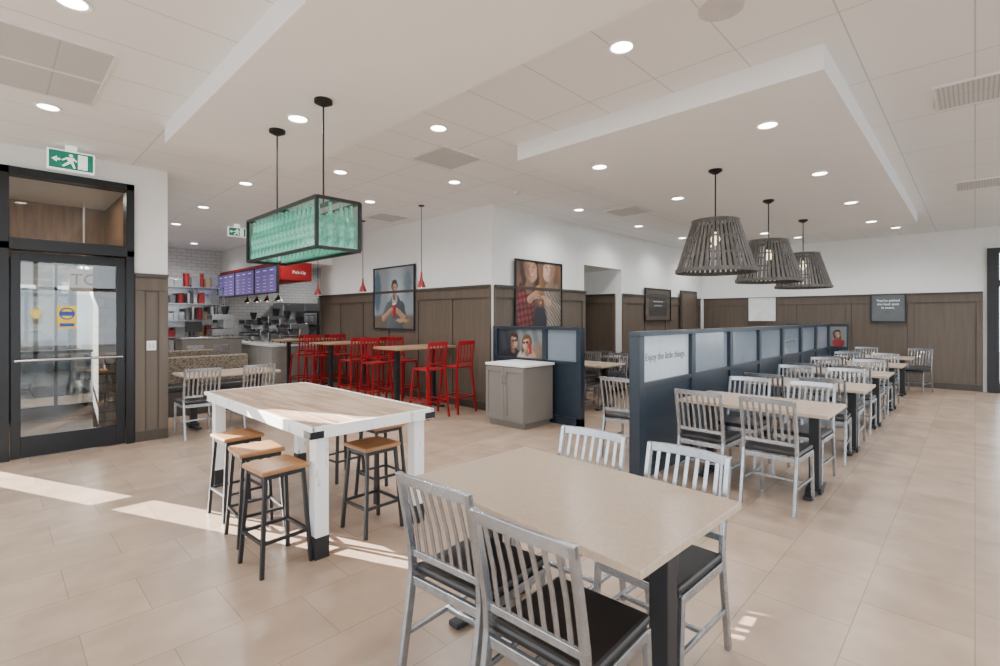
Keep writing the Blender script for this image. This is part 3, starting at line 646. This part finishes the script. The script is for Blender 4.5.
def machine(x,y,z,w,d,h,label='stainless espresso machine with dark front and hopper'):
    T=thing('coffee_machine',label,'appliance',(x,y,z))
    B().box(0,d,0,w,.03,h*.35).box(d*.5,d,0,w,h*.35,h*.75).box(0,d,0,w,h*.75,h).obj('machine_body',STEEL,T,bevel=.01)
    B().box(.0,d*.5,.03,w-.03,h*.35,h*.39).obj('drip_tray',DARK,T)
    B().box(-.01,0.004,.05,w-.05,h*.8,h*.95).obj('front_panel',DARK,T)
    for yy in (w*.3,w*.7): B().cyl((d*.25,yy,h*.76),(d*.25,yy,h*.62),.025).obj('brew_head',BLACK,T)
    for yy in (.04,w-.04):
        for xx in (.04,d-.04): B().cyl((xx,yy,0),(xx,yy,.035),.015).obj('foot',BLACK,T)
    B().lathe([(.05,0),(.09,.16),(.09,.2),(.0,.2)],c=(d*.7,w*.5,h),n=16).obj('bean_hopper',DARK,T)
    return T
machine(5.1,12.05,.91,.5,.45,.5); machine(5.1,12.7,.91,.6,.45,.62); machine(5.1,13.45,.91,.5,.45,.7); machine(4.95,14.2,.91,.5,.45,.45); machine(5.0,14.85,.91,.5,.45,.6)
BC=thing('back_counter','stainless back counter with steel cupboards','counter',(7.9,12,0))
B().box(0,1.1,0,2.9,.1,.86).box(.05,1.1,0,2.9,0,.1).obj('cupboard_body',STEEL,BC,bevel=.005)
B().box(-.03,1.12,-.02,2.92,.86,.9).obj('worktop',STEEL,BC,bevel=.004)
for yy in (12.2,13.0,13.9): machine(8.1,yy,.9,.55,.5,.6)
for i,(x,y) in enumerate(((6.5,12.3),(6.5,13.5))):
    OV=thing('warming_oven','tall black and steel warming oven cabinet','appliance',(x,y,0),0,'kitchen ovens')
    B().box(0,.7,0,.9,.08,1.75).obj('oven_body',DARK,OV,bevel=.01)
    for yy in (.05,.8):
        for xx in (.05,.6): B().cyl((xx,yy,0),(xx,yy,.09),.03).obj('foot',BLACK,OV)
    for z in (.95,1.35):
        d=B().box(-.02,.0,.05,.85,z,z+.34).obj('oven_door',STEEL,OV,bevel=.004); B().cyl((-.06,.1,z+.28),(-.06,.8,z+.28),.012).cyl((-.06,.12,z+.28),(-.02,.12,z+.28),.008).cyl((-.06,.78,z+.28),(-.02,.78,z+.28),.008).obj('handle',BLACK,d)
HL=thing('heat_lamp','small warm glowing heat lamp hanging over counter','lamp',(4.95,12.4,2.84),0,'warm lamps over counter')
B().cyl((0,0,.004),(0,0,-.75),.006,n=8).obj('cord',BLACK,HL)
B().lathe([(.02,-.72),(.04,-.76),(.10,-.86),(.095,-.86),(.035,-.77),(.015,-.73)],n=20,closed=True).obj('lamp_shade',STEEL,HL,smooth=True)
B().lathe([(.0,-.77),(.03,-.78),(.045,-.84),(.0,-.87)],n=12).obj('bulb',mat('bulb_hot',(1,.7,.35),rough=.5,emit=12),HL,smooth=True)
for yy in (13.1,13.8,14.5): dup(HL,(4.95,yy,2.84))
def rack(x,y,w,d,h,levels,label='stainless storage rack against kitchen wall'):
    T=thing('storage_rack',label,'shelf',(x,y,0))
    for k in range(levels):
        z=.15+k*(h-.2)/(levels-1); B().box(0,w,0,d,z,z+.03).obj('shelf_board',STEEL,T)
    for xx in (0,w-.03):
        for yy in (0,d-.03): B().box(xx,xx+.03,yy,yy+.03,0,h).obj('upright',STEEL,T)
    return [.18+k*(h-.2)/(levels-1) for k in range(levels)]
CUPM=[mat('cup_white',(.6,.6,.58),rough=.5),mat('carton_brown',(.30,.19,.11),rough=.7),mat('tub_grey',(.2,.2,.2),rough=.4),STEEL,STEEL,STEEL,mat('tub_red',(.3,.02,.02),rough=.4)]
def fill(x,y,w,zs):
    for z in zs:
        q=x+.04
        while q<x+w-.24:
            ww=random.uniform(.10,.22); hh=random.uniform(.20,.38); m=random.choice(CUPM)
            if random.random()<.5:
                B().lathe([(.0,0),(ww*.36,0),(ww*.46,hh),(ww*.42,hh),(.0,hh*.92)],n=14).obj('food_tub',m,smooth=True,label='kitchen tub standing on a steel rack shelf',cat='container',loc=(q+ww/2,y,z),group='tubs and cartons on kitchen racks')
            else:
                T=thing('carton','small storage carton on a steel rack shelf','box',(q,y-.1,z),0,'tubs and cartons on kitchen racks')
                B().box(0,ww,0,.2,0,hh*.8).obj('carton_body',m,T,bevel=.004); B().box(-.005,ww+.005,-.005,.205,hh*.8-.01,hh*.8+.02).obj('lid',m,T,bevel=.003)
            q+=ww+.012
st('trim_8',B().box(1.6,4.55,15.44,15.49,0,2.45),STEEL)
for rx in (1.7,3.15):
    zs=rack(rx,14.95,1.35,.45,2.4,6); fill(rx,15.15,1.35,zs[1:])
zs=rack(7.4,14.98,1.4,.42,2.2,5); fill(7.4,15.18,1.4,zs)
FRG=thing('refrigerator','tall stainless refrigerator with two doors','refrigerator',(6.0,14.7,0))
B().box(0,1.3,.02,.75,.05,2.0).box(.03,1.27,.05,.7,0,.05).obj('cabinet_body',STEEL,FRG,bevel=.005)
for k in (0,1):
    d=B().box(.02+k*.64,.64+k*.64,0,.02,.1,1.95).obj('door',STEEL,FRG,bevel=.004)
    B().cyl((.58+k*.13,-.03,.9),(.58+k*.13,-.03,1.4),.01).cyl((.58+k*.13,-.03,.95),(.58+k*.13,0,.95),.008).cyl((.58+k*.13,-.03,1.35),(.58+k*.13,0,1.35),.008).obj('handle',DARK,d)
TS=thing('waste_station','grey tray station with steel top','station',(3.1,13.3,0))
B().box(0,1.3,0,.6,0,1.05).obj('station_body',GREYW,TS,bevel=.01)
B().box(-.02,1.32,-.02,.62,1.05,1.09).obj('worktop',STEEL,TS,bevel=.004)
for xx in (.1,.65): B().box(xx,xx+.35,-.01,0.004,.7,.9).obj('flap',STEEL,TS)
MN=thing('order_monitor','dark touchscreen order monitor on a stand','screen',(3.4,13.55,1.09))
B().cyl((0,0,0),(0,0,.02),.12).cyl((0,0,.02),(0,0,.2),.02).obj('stand',BLACK,MN); B().box(-.18,.18,-.02,.02,.12,.38).obj('screen',DARK,MN,bevel=.01)
machine(3.75,13.35,1.09,.45,.5,.55)
# ---------------------------------------------------------------- camera
cd=bpy.data.cameras.new('camera'); cd.lens=17.71; cd.sensor_width=36; cd.shift_y=-.015; cd.clip_end=200
co=bpy.data.objects.new('camera',cd); COL.objects.link(co); co.location=(0,0,1.55); co.rotation_euler=(math.radians(90),0,math.radians(-46))
S.camera=co
